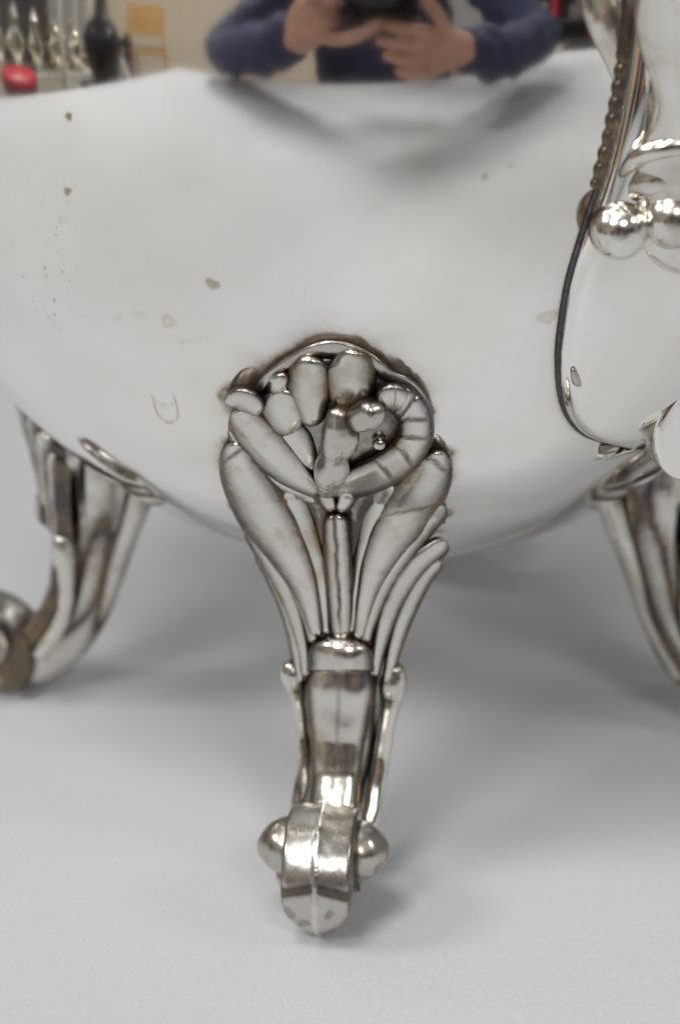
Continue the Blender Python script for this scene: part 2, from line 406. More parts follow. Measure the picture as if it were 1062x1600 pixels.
# foot: a barrel with a crown ridge, and a knob at either end
FR, FZ, FRAD = 73.5, 9.95, 10.2
FT = to_local(hit(502, 1350)[0])[0]+.6
class Barrel:
    lo = np.array([FT-7.5, -FR-11.5, -1.0]); hi = np.array([FT+7.5, -FR+11.5, 22.0])
    def __init__(s, toe): s.toe = toe
    def __call__(s, X):
        t = X[:, 0]-FT; dy = X[:, 1]+FR; dz = X[:, 2]-FZ
        ang = np.arctan2(dz, -dy)                  # 0 outwards, +90 up
        rad = np.sqrt((dy/1.02)**2+dz**2); at_ = np.abs(t); cv = .26-.03*at_
        # two facets meeting in a spine, a chevron line where the rounded toe begins
        u = np.clip((cv-ang)/1.42, 0, .97)*(ang > -2.4)
        prof = FRAD-.10*at_-.010*t*t+.20*np.exp(-(t/.4)**2)
        low = np.clip((cv-.02-ang)/.10, 0, 1)*(ang > -2.2); up = np.clip((ang-cv-.01)/.10, 0, 1)*(ang < 2.4)
        if s.toe: prof = prof-.045*t*t*u-.12-1.2*up*np.clip((ang-cv)/.4, 0, 1)-.3*up; w_ = 5.3*np.sqrt(1-u*u)
        else: prof = prof-.30*low-4.0*np.clip((cv-.05-ang)/.6, 0, 1)*(ang > -2.2); w_ = 5.3-2.4*np.clip((cv-ang)/.5, 0, 1)*(ang > -2.2)
        return -smin(-(rad-prof), -(at_-w_), .8+(.9*u if s.toe else 0))
L('toe', Part([Barrel(True)], wob=.015), .35)
L('foot_scroll', Part([Barrel(False)], wob=.012), .35)
for s in (-1, 1):
    kz = 12.6; kr = FR-1.5
    L('foot_knob', Part([lc([(FT+s*4.0, kr, kz, 4.6), (FT+s*5.4, kr, kz, 4.5), (FT+s*7.0, kr, kz, 3.4), (FT+s*8.4, kr, kz, 2.0), (FT+s*9.2, kr, kz, 1.2)], sub=5)], wob=.06), .4)

# ---- chased relief: pillowed ribbons laid over the bowl and the leg face, each a piece of its own
def hit_v(PX, PY):
    PX, PY = np.asarray(PX, float), np.asarray(PY, float)
    D = np.stack([(PX-531)/FPX, math.cos(PITCH)+(800-PY)/FPX*math.sin(PITCH), -math.sin(PITCH)+(800-PY)/FPX*math.cos(PITCH)], -1)
    D /= np.linalg.norm(D, axis=1)[:, None]
    def ins(s):
        p = CAM+D*s[:, None]; r = np.hypot(p[:, 0], p[:, 1]); b = np.where(p[:, 2] < ZC, BB, BUP)
        e = (r/RB)**2+((p[:, 2]-ZC)/b)**2 < 1
        return e | ((p[:, 2] < 78) & (p @ ER < leg_r(p[:, 2])-.022*(p @ ET)**2))
    s = np.full(len(PX), 230.0); done = np.zeros(len(PX), bool)
    for _ in range(190):
        done |= ins(s); s = np.where(done, s, s+1.0)
        if done.all(): break
    lo, hi = s-1, s.copy()
    for _ in range(16):
        m = (lo+hi)/2; i = ins(m); hi = np.where(i, m, hi); lo = np.where(i, lo, m)
    return CAM+D*hi[:, None], D
RIB = []
def ribbon(name, pts, n=2.4, nt=64, nu=25, cre=(), groove=0.0, lump=0.05, edge=.12, floor_=.05, cup=0.0, world=False, vein=(), blunt=''):
    """pts: photo x, y, half width, base height, bulge height"""
    C = catmull(pts, 24); d = np.r_[0, np.cumsum(np.hypot(*np.diff(C[:, :2], axis=0).T))]
    Ln = d[-1]; tt = .5-.5*np.cos(np.linspace(0, math.pi, nt)); tt = .5*tt+.5*np.linspace(0, 1, nt)
    S = tt*Ln; X, Y, Wd, Hb, Bu = (np.interp(S, d, C[:, k]) for k in range(5))
    tx, ty = np.gradient(X, S), np.gradient(Y, S); ln = np.hypot(tx, ty)+1e-9; nx, ny = -ty/ln, tx/ln
    w0, w1 = min(Wd[0]*1.0, Ln*.45), min(Wd[-1]*1.0, Ln*.45)
    f = np.ones(nt); m = S < w0; f[m] = 1.0 if 's' in blunt else np.sqrt(np.clip(1-((w0-S[m])/w0)**2, 0, 1)); m = S > (Ln-w1 if 'e' not in blunt else 1e9); f[m] = np.minimum(f[m], np.sqrt(np.clip(1-((S[m]-(Ln-w1))/w1)**2, 0, 1)))
    f = np.clip(f, .03, 1)
    u = np.sin(np.linspace(-math.pi/2, math.pi/2, nu)); u = .8*u+.2*np.linspace(-1, 1, nu)
    U, T = np.meshgrid(u, np.arange(nt)); ti = tt[T]
    PX = X[T]+nx[T]*U*Wd[T]*f[T]; PY = Y[T]+ny[T]*U*Wd[T]*f[T]
    prof = np.sqrt(np.clip(1-np.abs(U)**n, 0, 1))
    H = Hb[T]*(.35+.65*f[T])+1.25*Bu[T]*prof*f[T]**.6-cup*Bu[T]*np.exp(-(U/.55)**2)*np.clip(ti*3, 0, 1)*np.clip((1-ti)*3, 0, 1)
    tar = np.clip((np.abs(U)-edge)/(.88-edge), 0, 1)**1.7; tar = np.maximum(tar, np.clip((.75-f[T])/.6, 0, 1)*.8)
    for c, dep, sk in cre:
        q = np.exp(-((ti-c-sk*U)/.012)**2); H = H-dep*q; tar = np.maximum(tar, .8*q)
    if groove:
        jit = .04*np.sin(ti*17)+.03*np.sin(ti*41); q = np.exp(-((U-.1-jit)/.16)**2)*np.clip((1-ti)*6, 0, 1); H = H-groove*q; tar = np.maximum(tar, .9*q)
    for v, dep in vein:
        q = np.exp(-((U-v)/.06)**2)*np.clip(ti*5, 0, 1)*np.clip((1-ti)*2, 0, 1); H = H-dep*q; tar = np.maximum(tar, .55*q)
    ph = rng.uniform(0, 6, 6)
    H = H+lump*(np.sin(PX*.10+ph[0]+1.2*np.sin(PY*.06+ph[1]))+np.sin(PY*.11+ph[2]+np.sin(PX*.07+ph[3])))*prof
    PX, PY, H, tar = PX.ravel(), PY.ravel(), H.ravel(), tar.ravel()
    P, D = hit_v(PX, PY)
    grid = np.arange(nt*nu).reshape(nt, nu)
    F = np.stack([grid[:-1, :-1], grid[:-1, 1:], grid[1:, 1:], grid[1:, :-1]], -1).reshape(-1, 4)
    Pt = P-D*H[:, None]
    # skirt down into the ground of the relief
    ring = np.r_[grid[0, :], grid[1:, -1], grid[-1, -2::-1], grid[-2:0:-1, 0]]; k = len(ring); base = len(Pt)
    Sk = P[ring]-D[ring]*(np.minimum(H[ring], 0)-1.6)[:, None]
    F2 = np.stack([ring, base+np.arange(k), base+(np.arange(k)+1) % k, np.roll(ring, -1)], -1)
    V = np.vstack([Pt, Sk])
    if not world: V = np.stack([V @ ET, -(V @ ER), V[:, 2]], 1)
    tar = np.r_[np.maximum(tar, floor_), np.ones(k)]
    RIB.append((name, V, np.vstack([F, F2]), tar))
def rb(name, spine, w, base, bulge, **kw):
    m = len(spine); L_ = lambda v: list(v) if isinstance(v, (list, tuple)) else [v]*m
    ribbon(name, [(x, y, a, b, c) for (x, y), a, b, c in zip(spine, L_(w), L_(base), L_(bulge))], **kw)
rb('rib', [(404, 862), (428, 902), (451, 959), (464, 1020), (468, 1068)], [12, 14, 13, 11, 8], -.7, 1.5, edge=.0, floor_=.1)
rb('rib', [(388, 824), (414, 863), (447, 927), (470, 1000), (478, 1058)], [14, 17, 16, 12, 9], -.3, 1.8, edge=.0, floor_=.1)
rb('rib', [(376, 788), (418, 838), (458, 903), (482, 970), (489, 1006)], [15, 18, 17, 12, 9], .2, 2.0, edge=.0, floor_=.1)
rb('rib', [(688, 876), (660, 908), (632, 963), (614, 1020), (604, 1072)], [10, 14, 15, 12, 9], -.7, 1.5, edge=.0, floor_=.1)
rb('rib', [(698, 845), (650, 884), (613, 943), (593, 1006), (584, 1058)], [17, 20, 18, 13, 9], -.3, 1.9, edge=.0, floor_=.1)
rb('rib', [(694, 790), (642, 846), (600, 909), (576, 972), (571, 1006)], [16, 20, 19, 14, 9], .2, 2.0, edge=.0, floor_=.1)
rb('leaf', [(448, 764), (462, 803), (482, 853), (501, 915), (509, 992)], [16, 27, 23, 15, 8], .5, 1.7, n=2.5, edge=.1, vein=((-.55, .14), (.6, .10)), lump=.07)
rb('leaf', [(612, 754), (592, 806), (573, 863), (557, 930), (548, 990)], [18, 28, 22, 13, 8], .5, 1.7, n=2.5, edge=.1, vein=((-.55, .14), (.6, .10)), lump=.07)
rb('leaf', [(362, 690), (376, 738), (410, 797), (450, 862), (478, 922), (495, 996)], [18, 34, 43, 35, 23, 11], [.4, .9, 1.0, .9, .7, .5], 2.5, n=2.5, edge=.12, vein=((-.6, .18), (.66, .12)), lump=.08, cre=((.06, .5, .03),))
rb('leaf', [(690, 704), (670, 750), (629, 812), (594, 870), (572, 932), (560, 1000)], [18, 36, 41, 31, 19, 10], [.4, .9, 1.0, .9, .7, .5], 2.5, n=2.5, edge=.12, vein=((-.6, .18), (.66, .12)), lump=.08, cre=((.07, .6, -.03), (.33, .12, .12)))
rb('stem', [(524, 800), (527, 860), (531, 930), (534, 1000)], [20, 23, 22, 19], [1.7, 1.7, 1.5, .6], 2.1, n=2.5, groove=.7)
rb('bud', [(506, 766), (511, 780), (520, 800)], [10, 15, 9], 2.6, 2.2)
rb('bud', [(544, 766), (540, 780), (529, 801)], [10, 16, 9], 2.6, 2.2)
rb('petal', [(402, 614), (422, 588), (462, 562), (502, 545), (542, 547), (580, 564), (606, 586), (640, 603), (664, 636), (670, 676)], [8, 11, 13, 14, 14, 13, 12, 12, 11, 8], -.2, 1.5, lump=.12, floor_=.3)
rb('petal', [(360, 668), (380, 702), (420, 742), (470, 772), (498, 784)], [9, 12, 13, 12, 8], .8, 1.5)
rb('flower_ground', [(508, 560), (512, 620), (518, 690), (520, 750)], [60, 112, 118, 60], [.0, .5, .7, .5], 1.1, n=3, floor_=.55, nu=33, lump=.1)
rb('petal', [(436, 664), (458, 696), (488, 742)], [26, 36, 20], 1.2, 1.4)
rb('petal', [(366, 640), (386, 664), (414, 697), (454, 736), (502, 774)], [22, 31, 35, 29, 11], 1.3, 2.2, vein=((.5, .2), (-.6, .1)), lump=.08)
rb('petal', [(352, 630), (372, 624), (392, 632), (410, 648)], [10, 20, 21, 12], [1.0, 1.7, 2.0, 1.8], 1.9)
rb('petal', [(536, 546), (544, 574), (546, 612), (538, 648)], [30, 42, 40, 24], [.6, 1.1, 1.4, 1.5], 1.6, lump=.24)
rb('petal', [(420, 590), (434, 600), (446, 612)], [14, 23, 16], [.6, 1.2, 1.4], 1.6)
rb('petal', [(436, 604), (440, 626), (448, 652), (468, 676)], [28, 39, 40, 22], [1.1, 1.4, 1.6, 1.7], 1.7, n=2.2)
rb('petal', [(476, 554), (482, 586), (484, 626), (490, 668)], [24, 34, 33, 16], [.8, 1.4, 1.8, 1.8], 1.8, n=2.2)
rb('petal', [(600, 616), (630, 628), (648, 652), (648, 686), (626, 718), (590, 740), (548, 757), (508, 774)], [20, 27, 28, 28, 28, 28, 24, 9], [1.4, 1.6, 1.7, 1.8, 2.0, 2.2, 2.4, 2.2], 2.2, nt=110, cre=((.16, .55, .02), (.25, .45, -.02), (.36, .5, .02), (.48, .45, -.02), (.63, .35, .02)))
rb('petal', [(590, 634), (612, 622), (640, 632)], [14, 25, 18], 2.5, 2.0, cre=((.55, .35, .05),))
rb('knee', [(533, 990), (532, 1012), (532, 1032), (532, 1050)], [40, 50, 53, 54], [.6, 1.1, 1.4, 1.5], [1.6, 2.4, 2.7, 2.6], n=2.2, nu=41, edge=.5, floor_=.15, blunt='e', lump=.04, cre=((.97, .9, 0),))
rb('shaft', [(531, 1044), (531, 1080), (529, 1120), (527, 1165), (525, 1210), (522, 1252), (517, 1300)], [52, 56, 50, 43, 39, 39, 42], [-.9, -.4, 0, .2, .2, .2, .2], [1.0, 1.5, 1.6, 1.7, 1.7, 1.5, 1.2], n=4, nu=41, edge=.6, lump=.05, floor_=.1, vein=((.03, .06),), blunt='se')
BUILT_AS_RIBBONS = {'rib', 'leaf', 'leaf_tip', 'stem', 'bud', 'petal', 'casting_seam'}

# the meshes; tarnish lies along the lines where pieces meet and in the chased lines
def near(parts, X, skip=None, lim=2.0):
    d = np.full(len(X), 9., np.float32); Chain.mar = 1e3
    for i, (nm, p, h) in enumerate(parts):
        if i == skip: continue
        m = np.all((X > p.lo-lim+1.2) & (X < p.hi+lim-1.2), axis=1)
        if m.any(): d[m] = np.minimum(d[m], p(X[m]))
    Chain.mar = 1.0
    return d
built = []; CAV = to_local(hit(585, 688)[0])
for i, (nm, p, h) in enumerate(LEG):
    if nm in BUILT_AS_RIBBONS: continue
    P, Q = surface_net(p, p.lo, p.hi, h)
    d = near(LEG, P, i)
    d = np.clip(d, 0, 9); tar = np.clip(np.exp(-(d/.55)**1.5)+.30*np.exp(-d/1.3), 0, 1)
    if p.sub: tar = np.maximum(tar, .9*np.exp(-np.clip(p.carve_d(P), 0, 9)/.22))
    tar = np.maximum(tar, {'leg': .12, 'flute': .12, 'foot_scroll': .3, 'toe': .25, 'foot_knob': .3, 'shaft': .12, 'knee': .2, 'flower_center': .2}.get(nm, .04))
    if nm == 'leg': tar = np.maximum(tar, .5*np.clip((P[:, 2]-52)/6, 0, 1))
    if nm in ('toe', 'foot_scroll', 'foot_knob'):
        nz = np.sin(P[:, 0]*.9+1.7*np.sin(P[:, 2]*.7+1))+np.sin(P[:, 2]*1.1+1.9*np.sin(P[:, 1]*.8+P[:, 0]*.6))+.7*np.sin(P[:, 1]*1.9+P[:, 0]*2.3)
        tar = np.maximum(tar, .55*np.clip((nz-.3)/1.4, 0, 1))
    if nm in ('toe', 'foot_scroll'):
        tt = np.abs(P[:, 0]-FT); an = np.arctan2(P[:, 2]-FZ, -(P[:, 1]+FR)); cv = .26-.03*tt
        tar = np.maximum(tar, .85*np.exp(-((an-cv)/.07)**2)); tar = np.maximum(tar, .8*np.clip((tt-4.7)/.4, 0, 1))
        tar = tar*(1-.8*np.exp(-(tt/.35)**2))
    if nm != 'bead': tar = np.maximum(tar, .95*np.exp(-(np.linalg.norm((P-CAV)*np.array([1, .6, 1]), axis=1)/2.3)**4))
    built.append((nm, P, Q, tar))

built += RIB
pot = empty('teapot')
tag(pot, 'silver plated footed pot on four flower-topped scroll legs', 'teapot')
def put_leg(ang):
    root = None
    for nm, P, Q, tar in built:
        o = mesh_obj(nm, P, Q, M_CAST, root if root else pot, attrs={'tarnish': tar})
        if root is None: root = o; o.rotation_euler = (0, 0, ang)
    return root
leg1 = put_leg(ANG)
for k, a in enumerate((-88.5, 92, 180)):
    c = copy_tree(leg1, pot); c.rotation_euler = (0, 0, ANG+R_(a))

# ------------------------------------------------------------------ the bowl mesh with its stains
def on_bowl(px, py):
    d = ray(px, py); s = 200.0
    f = lambda p: (math.hypot(p[0], p[1])/RB)**2+((p[2]-ZC)/(BB if p[2] < ZC else BUP))**2-1
    while s < 520 and f(CAM+d*s) > 0: s += 1
    a, b = s-1, s
    for _ in range(18):
        m = (a+b)/2
        if f(CAM+d*m) < 0: b = m
        else: a = m
    return CAM+d*b
SPA = R_(31.0)                                     # direction of the spout
def build_body():
    front = np.radians(np.arange(-62, 66, .22)); rest = np.radians(np.arange(66, 298, 3.0))
    th = np.concatenate([front, rest])
    zs = np.concatenate([ZC-BB*np.cos(np.linspace(0.0, R_(28), 12, endpoint=False)), np.arange(ZC-BB*math.cos(R_(28)), 172, .38),
                         ZC+BUP*np.sin(np.linspace(math.asin((172-ZC)/BUP), math.pi/2, 24))[1:]])
    r = prof_r(zs)
    Z, T = np.meshgrid(zs, th, indexing='ij'); Rr = np.repeat(r[:, None], len(th), 1)
    Rr = Rr+.05*np.sin(Z*.11+2.1*T+1)+.035*np.sin(5*T+Z*.07)   # hand-planished
    X = Rr*np.sin(T); Y = -Rr*np.cos(T)
    V = np.stack([X, Y, Z], -1).reshape(-1, 3); nz, nt = len(zs), len(th)
    i = np.arange(nz-1)[:, None]; j = np.arange(nt)[None, :]; j2 = (j+1) % nt
    F = np.stack(np.broadcast_arrays(i*nt+j, i*nt+j2, (i+1)*nt+j2, (i+1)*nt+j), -1).reshape(-1, 4)
    P = V.astype(np.float32); loc = np.stack([P @ ET, -(P @ ER), P[:, 2]], 1).astype(np.float32)
    ok = (np.abs(np.arctan2(V[:, 0], -V[:, 1])) < R_(60)) & (V[:, 2] > 36) & (V[:, 2] < 160)
    grime = np.zeros(len(V)); stain = np.zeros(len(V)); speck = np.zeros(len(V))
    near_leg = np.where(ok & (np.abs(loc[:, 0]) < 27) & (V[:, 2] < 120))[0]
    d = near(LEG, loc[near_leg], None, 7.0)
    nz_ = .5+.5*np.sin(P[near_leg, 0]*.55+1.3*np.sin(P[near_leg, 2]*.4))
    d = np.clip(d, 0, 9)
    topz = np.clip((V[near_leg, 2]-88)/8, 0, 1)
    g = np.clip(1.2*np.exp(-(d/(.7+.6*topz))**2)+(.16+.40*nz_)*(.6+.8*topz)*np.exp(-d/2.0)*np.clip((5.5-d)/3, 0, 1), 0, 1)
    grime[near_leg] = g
    def local_uv(px, py):
        c = on_bowl(px, py); e = on_bowl(px+10, py)-c; f = on_bowl(px, py+10)-c
        dd = P-c.astype(np.float32)
        m = np.where((np.abs(dd) < 9).all(1))[0]
        A = np.stack([e/10, f/10], 1); sol = dd[m] @ np.linalg.pinv(A).T
        return m, sol[:, 0], sol[:, 1]              # in photo pixels about the point
    def blot(px, py, a, b, rot, st, ring=0.0):
        m, u, v = local_uv(px, py); c, s = math.cos(R_(rot)), math.sin(R_(rot))
        q = np.sqrt(((u*c+v*s)/a)**2+((-u*s+v*c)/b)**2)*(1+.14*np.sin(3*np.arctan2(v, u)+px))
        val = st*np.clip((1.25-q)/.5, 0, 1)
        if ring: val = val*(1-ring*np.clip((.85-q)/.4, 0, 1))
        stain[m] = np.maximum(stain[m], val)
    for a in ((108, 182, 5.5, 7, -10, .75, 0), (106, 299, 5.5, 6.5, 0, .85, 0), (332, 444, 12, 7, 25, .75, .2), (262, 503, 11, 9, 40, .34, .6), (185, 497, 7, 6, 0, .16, .4),
              (217, 491, 10, 5, 15, .15, .2), (757, 275, 5, 5, 0, .40, 0), (797, 258, 5, 4.5, 0, .22, 0), (855, 495, 17, 9, -18, .38, .45), (98, 343, 8, 7, 0, .14, .5),
              (88, 367, 3, 3, 0, .4, 0), (106, 316, 3, 3, 0, .2, 0), (60, 360, 6, 6, 0, .1, .4), (283, 536, 3, 3, 0, .3, 0)): blot(*a)
    # the dried run of a drop: a U-shaped line with a faint upper end
    m, u, v = local_uv(258, 635)
    u = u-.28*(v)-1; hw = np.where(v > 5, 17*np.sqrt(np.clip(1-((v-5)/20)**2, 0, 1)), 17.)
    edge = np.exp(-((np.abs(u)-hw)/1.6)**2)*((v > -22) & (v < 23))*np.clip((v+26)/20, 0, 1)
    edge = np.maximum(edge, np.exp(-((v-25)/2.0)**2)*(np.abs(u) < 7))
    rip = .40*(np.abs(u) < 15)*np.exp(-((v+2+.02*u*u)/3.0)**2)*(.5+.5*np.sin(v*2.2+np.sin(u*.8)*2))
    stain[m] = np.maximum(stain[m], np.maximum(.60*edge, rip))
    # specks and a faint smear on the left
    for _ in range(70):
        cx, cy = rng.normal(75, 35), rng.normal(445, 60); rr = rng.uniform(.8, 2.0)
        m, u, v = local_uv(cx, cy); speck[m] = np.maximum(speck[m], rng.uniform(.3, .9)*np.clip(1.4-np.hypot(u, v*1.4)/rr, 0, 1))
    for (x0, y0, x1, y1) in ((75, 465, 125, 492), (125, 492, 172, 522), (65, 480, 92, 512), (68, 430, 76, 455), (285, 535, 330, 526)):
        for q in np.linspace(0, 1, 14):
            m, u, v = local_uv(x0+(x1-x0)*q+rng.normal(0, 1.5), y0+(y1-y0)*q+rng.normal(0, 1.5)); speck[m] = np.maximum(speck[m], rng.uniform(.1, .4)*np.clip(1.4-np.hypot(u, v)/2.0, 0, 1))
    return V, F, dict(stain=np.clip(stain, 0, 1), grime=grime, speck=speck)
V, F, at = build_body()
body = mesh_obj('bowl', V, F, M_BODY, pot, attrs=at)

# ------------------------------------------------------------------ spout on the right of the bowl
def wid(p): return np.asarray(p, float)
_inside_leg = inside
def inside(p):                                    # from here on only the bowl counts
    return (math.hypot(p[0], p[1])/RB)**2+((p[2]-ZC)/(BB if p[2] < ZC else BUP))**2 < 1
def wc(pts, **kw): return px_chain(pts, loc=wid, **kw)
def polar(px, py):
    p = on_bowl(px, py); return math.atan2(p[0], -p[1]), p[2]
PH0 = polar(1080, 450)[0]
EPX = [(984, 0), (978, 60), (970, 120), (955, 200), (936, 275), (912, 350), (885, 440), (872, 520), (869, 570), (873, 620), (886, 655), (912, 680), (955, 692), (1000, 696)]
EPX = [(q[0], q[1]) for q in catmull([(x, y, 0, 0) for x, y in EPX], 5)]
edge = [polar(*q) for q in EPX]
zb = min(e[1] for e in edge)-.9
ez = np.array([zb]+[e[1] for e in edge[::-1]]); ew = np.array([.05]+[PH0-e[0] for e in edge[::-1]])
o_ = np.argsort(ez); ez, ew = ez[o_], ew[o_]
def plate():
    zz = np.concatenate([zb+(np.linspace(0, 1, 26)**2)*8, np.linspace(zb+8.3, ez[-1], 160)])
    ss = np.sin(np.linspace(-math.pi/2, math.pi/2, 81))
    V = []
    for i, z in enumerate(zz):
        wv = np.interp(z, ez, ew); e = min(1, (z-zb)/5.0)
        for q in ss:
            lip = (1-abs(q)**14)**.5*(1-(1-e)**4)**.5
            off = -1.0+3.6*lip+.9*(1-q*q)*e
            th = PH0+q*wv; r = prof_r(np.array(z))+off
            V.append((r*math.sin(th), -r*math.cos(th), z-(0 if i else .6)))
    n = len(ss); F = [[i*n+j, i*n+j+1, (i+1)*n+j+1, (i+1)*n+j] for i in range(len(zz)-1) for j in range(n-1)]
    return V, F
V, F = plate(); nV = len(V)
Va = np.array(V); dd = np.abs(np.arctan2(Va[:, 0], -Va[:, 1])-PH0)/np.interp(Va[:, 2], ez, ew)
at = dict(stain=np.zeros(nV), grime=np.clip((dd-.97)/.03, 0, 1)*.4, speck=.25*np.clip((dd-.6)/.4, 0, 1)*np.clip((zb+16-Va[:, 2])/14, 0, 1))
gg = np.zeros(len(body.data.vertices), np.float32); body.data.attributes['grime'].data.foreach_get('value', gg)
co = np.zeros(len(gg)*3, np.float32); body.data.vertices.foreach_get('co', co); co = co.reshape(-1, 3)/MM
th_ = np.arctan2(co[:, 0], -co[:, 1]); de = (PH0-th_-np.interp(co[:, 2], ez, ew))*88; de = np.where(co[:, 2] < zb, np.hypot(np.clip(np.abs(th_-PH0)*88-1.5, 0, 99), zb-co[:, 2]), de)
gg = np.maximum(gg, np.where(co[:, 2] < ez[-1], .75*np.exp(-(np.clip(de, 0, 99)/.5)**2)+.28*np.exp(-np.clip(de, 0, 99)/1.4)*np.clip((118-co[:, 2])/14, 0, 1), 0)*(np.abs(th_-PH0) < .9))
body.data.attributes['grime'].data.foreach_set('value', gg.astype(np.float32))
spout = mesh_obj('spout', Va, np.array(F), M_BODY, pot, attrs=at)
def W(name, part, h=.5, mat=M_CAST, tar=0.0):
    P, Q = surface_net(part, part.lo, part.hi, h)
    d = prof_r(P[:, 2]); d = np.hypot(P[:, 0], P[:, 1])-d
    t = np.maximum(tar, .9*np.exp(-np.clip(d-2.2, 0, 9)/.5))
    return mesh_obj(name, P, Q, mat, spout, attrs={'tarnish': t, 'stain': t*0, 'grime': t*0, 'speck': t*0})
W('spout_neck', Part([wc([(1095, 300, 2, 130), (1090, 250, 4, 108), (1086, 200, 6, 76), (1086, 150, 8, 64), (1082, 95, 9, 72), (1078, 40, 10, 86), (1080, -20, 13, 90), (1090, -90, 20, 80), (1112, -150, 30, 70)], fl=.55)]), .7)
W('spout_collar', Part([wc([(960, 282, 1.6, 7), (978, 262, 2.6, 11), (1003, 242, 5.0, 15), (1040, 231, 7.5, 16), (1085, 226, 9, 16), (1130, 232, 7.5, 16), (1180, 260, 4, 15), (1225, 300, 2, 14)])]))
W('spout_band', Part([wc([(975, 306, 1.0, 14), (1006, 284, 3.0, 28), (1040, 275, 5, 31), (1080, 271, 6, 31), (1120, 274, 5, 31), (1165, 288, 3, 28), (1205, 316, 1, 14)])]))
for x, y, o in ((965, 358, 3.2), (1048, 340, 6.6), (1126, 340, 6.6), (1202, 362, 3.2)):
    W('spout_bead', Part([wc([(x, y, o, 46), (x+1, y+4, o, 45)])]), .5)
M_SEAM = simple('dark_reflection', (.06, .058, .066), .5, var=.5, nscale=900)  # dark reflection in the plate's side wall, put into the colour
RIB = []
ys = np.arange(-30, 306, 6.5); sp = [(float(np.interp(y, [p[1] for p in EPX], [p[0] for p in EPX])+5), float(y)) for y in ys]
rb('spout_rim', sp, [10.5+(2.5*abs(math.sin(math.pi*(y+30)/26)) if y > 75 else 1.5) for y in ys], [.2+(.12*abs(math.sin(math.pi*(y+30)/26)) if y > 75 else .1) for y in ys], .55, nt=240, nu=15, edge=.2, floor_=.95, world=True)
for nm, V, F, tr in RIB: mesh_obj(nm, V, F, M_CAST, spout, attrs={'tarnish': tr})
W('seam', Part([wc([(x, y, .45, 3.4) for x, y in [(934, 292), (914, 350), (887, 440), (874, 520), (871, 570), (875, 620), (888, 655), (913, 679), (954, 692), (1000, 696)]], sub=5)]), .3, mat=M_SEAM)  # dark tube along the plate edge, standing in for that reflection
W('solder_drop', Part([wc([(894, 578, 3.2, 4), (899, 594, 3.6, 7), (903, 600, 3.4, 5)])]), .3, tar=.3)
# round stub at the foot of the spout
def lathe(name, prof, n, mat, parent, base, axis, tar=0.0):
    axis = axis/np.linalg.norm(axis); u = np.cross(axis, [0, 0, 1.]); u /= np.linalg.norm(u); v = np.cross(u, axis)
    V = []
    for a, r in prof:
        for k in range(n):
            t = 2*math.pi*k/n; V.append(base+axis*a+r*(u*math.cos(t)+v*math.sin(t)))
    F = [[i*n+k, i*n+(k+1) % n, (i+1)*n+(k+1) % n, (i+1)*n+k] for i in range(len(prof)-1) for k in range(n)]
    tt = np.full(len(V), tar); 
    return mesh_obj(name, V, np.array(F)[:, ::-1], mat, parent, attrs={'tarnish': tt, 'stain': tt*0, 'grime': tt*0, 'speck': tt*0})
sb = on_bowl(1062, 642); ax = np.array([math.sin(R_(27)), -math.cos(R_(27)), -.10])
stub = lathe('stub', [(-1.0, 7.9), (2.6, 7.9), (2.9, 8.3), (3.2, 8.6), (3.5, 8.5), (3.8, 8.2), (4.8, 8.15), (5.3, 8.25), (5.5, 8.5)], 96, M_CAST, spout, sb, ax, .45)
lathe('stub_cap', [(5.4, 8.45), (5.6, 8.7), (5.9, 8.82), (6.3, 8.8), (6.6, 8.6), (6.8, 8.2), (6.86, 7.8), (6.9, 7.4), (7.0, 4), (7.05, .02)], 96, M_BODY, stub, sb, ax)

# ------------------------------------------------------------------ what the bowl mirrors: the shop behind the camera
M_NAVY = simple('navy_knit', (.028, .032, .075), .85, var=.35, nscale=160)
M_SKIN = simple('skin', (.50, .27, .19), .5, var=.15, nscale=60)
M_HAIR = simple('dark_hair', (.05, .04, .035), .6)
M_JEAN = simple('dark_denim', (.03, .035, .05), .85)
M_BLACK = simple('black_plastic', (.018, .018, .02), .38)
M_GLASS = simple('coated_lens_glass', (.012, .014, .03), .05, coat=1)
M_WHITE = simple('white_painted_shelf', (.62, .61, .56), .5)
M_SILV = simple('bright_silver', (.88, .86, .80), .12, 1.0)
M_GOLD = simple('gilt_brass', (.78, .56, .20), .25, 1.0)
M_RED = simple('red_lacquer', (.42, .018, .03), .35)
M_GREYB = simple('grey_tin', (.13, .13, .14), .5)
M_WOOD = simple('honey_wood', (.42, .25, .10), .5, var=.3)
M_BEIGE = simple('beige_wall_paint', (.56, .50, .40), .8)
M_FLOOR = simple('tan_floor', (.33, .24, .17), .6, var=.2, nscale=6)
M_DARK = simple('dark_cabinet', (.035, .035, .04), .5)
M_DISH = simple('white_porcelain', (.75, .75, .74), .15)
def bxm(name, lo, hi, mat, parent=None, bev=0.0, rz=0, piv=(0, 0, 0)):      # a bevelled box in millimetres
    bm = bmesh.new(); bmesh.ops.create_cube(bm, size=1)
    for v in bm.verts:
        v.co = Vector([(lo[i]+hi[i])/2+v.co[i]*(hi[i]-lo[i]) for i in range(3)])*MM
    if bev: bmesh.ops.bevel(bm, geom=bm.edges[:], offset=bev*MM, segments=2, affect='EDGES')
    return bm_obj(name, bm, mat, parent)
def pol(az, dist, z): return np.array([math.sin(R_(az))*dist, -math.cos(R_(az))*dist-80, z])
floor = slab('floor', [(-5200, -6200), (5200, -6200), (5200, 2500), (-5200, 2500)], -790, -750, M_FLOOR); floor['kind'] = 'structure'
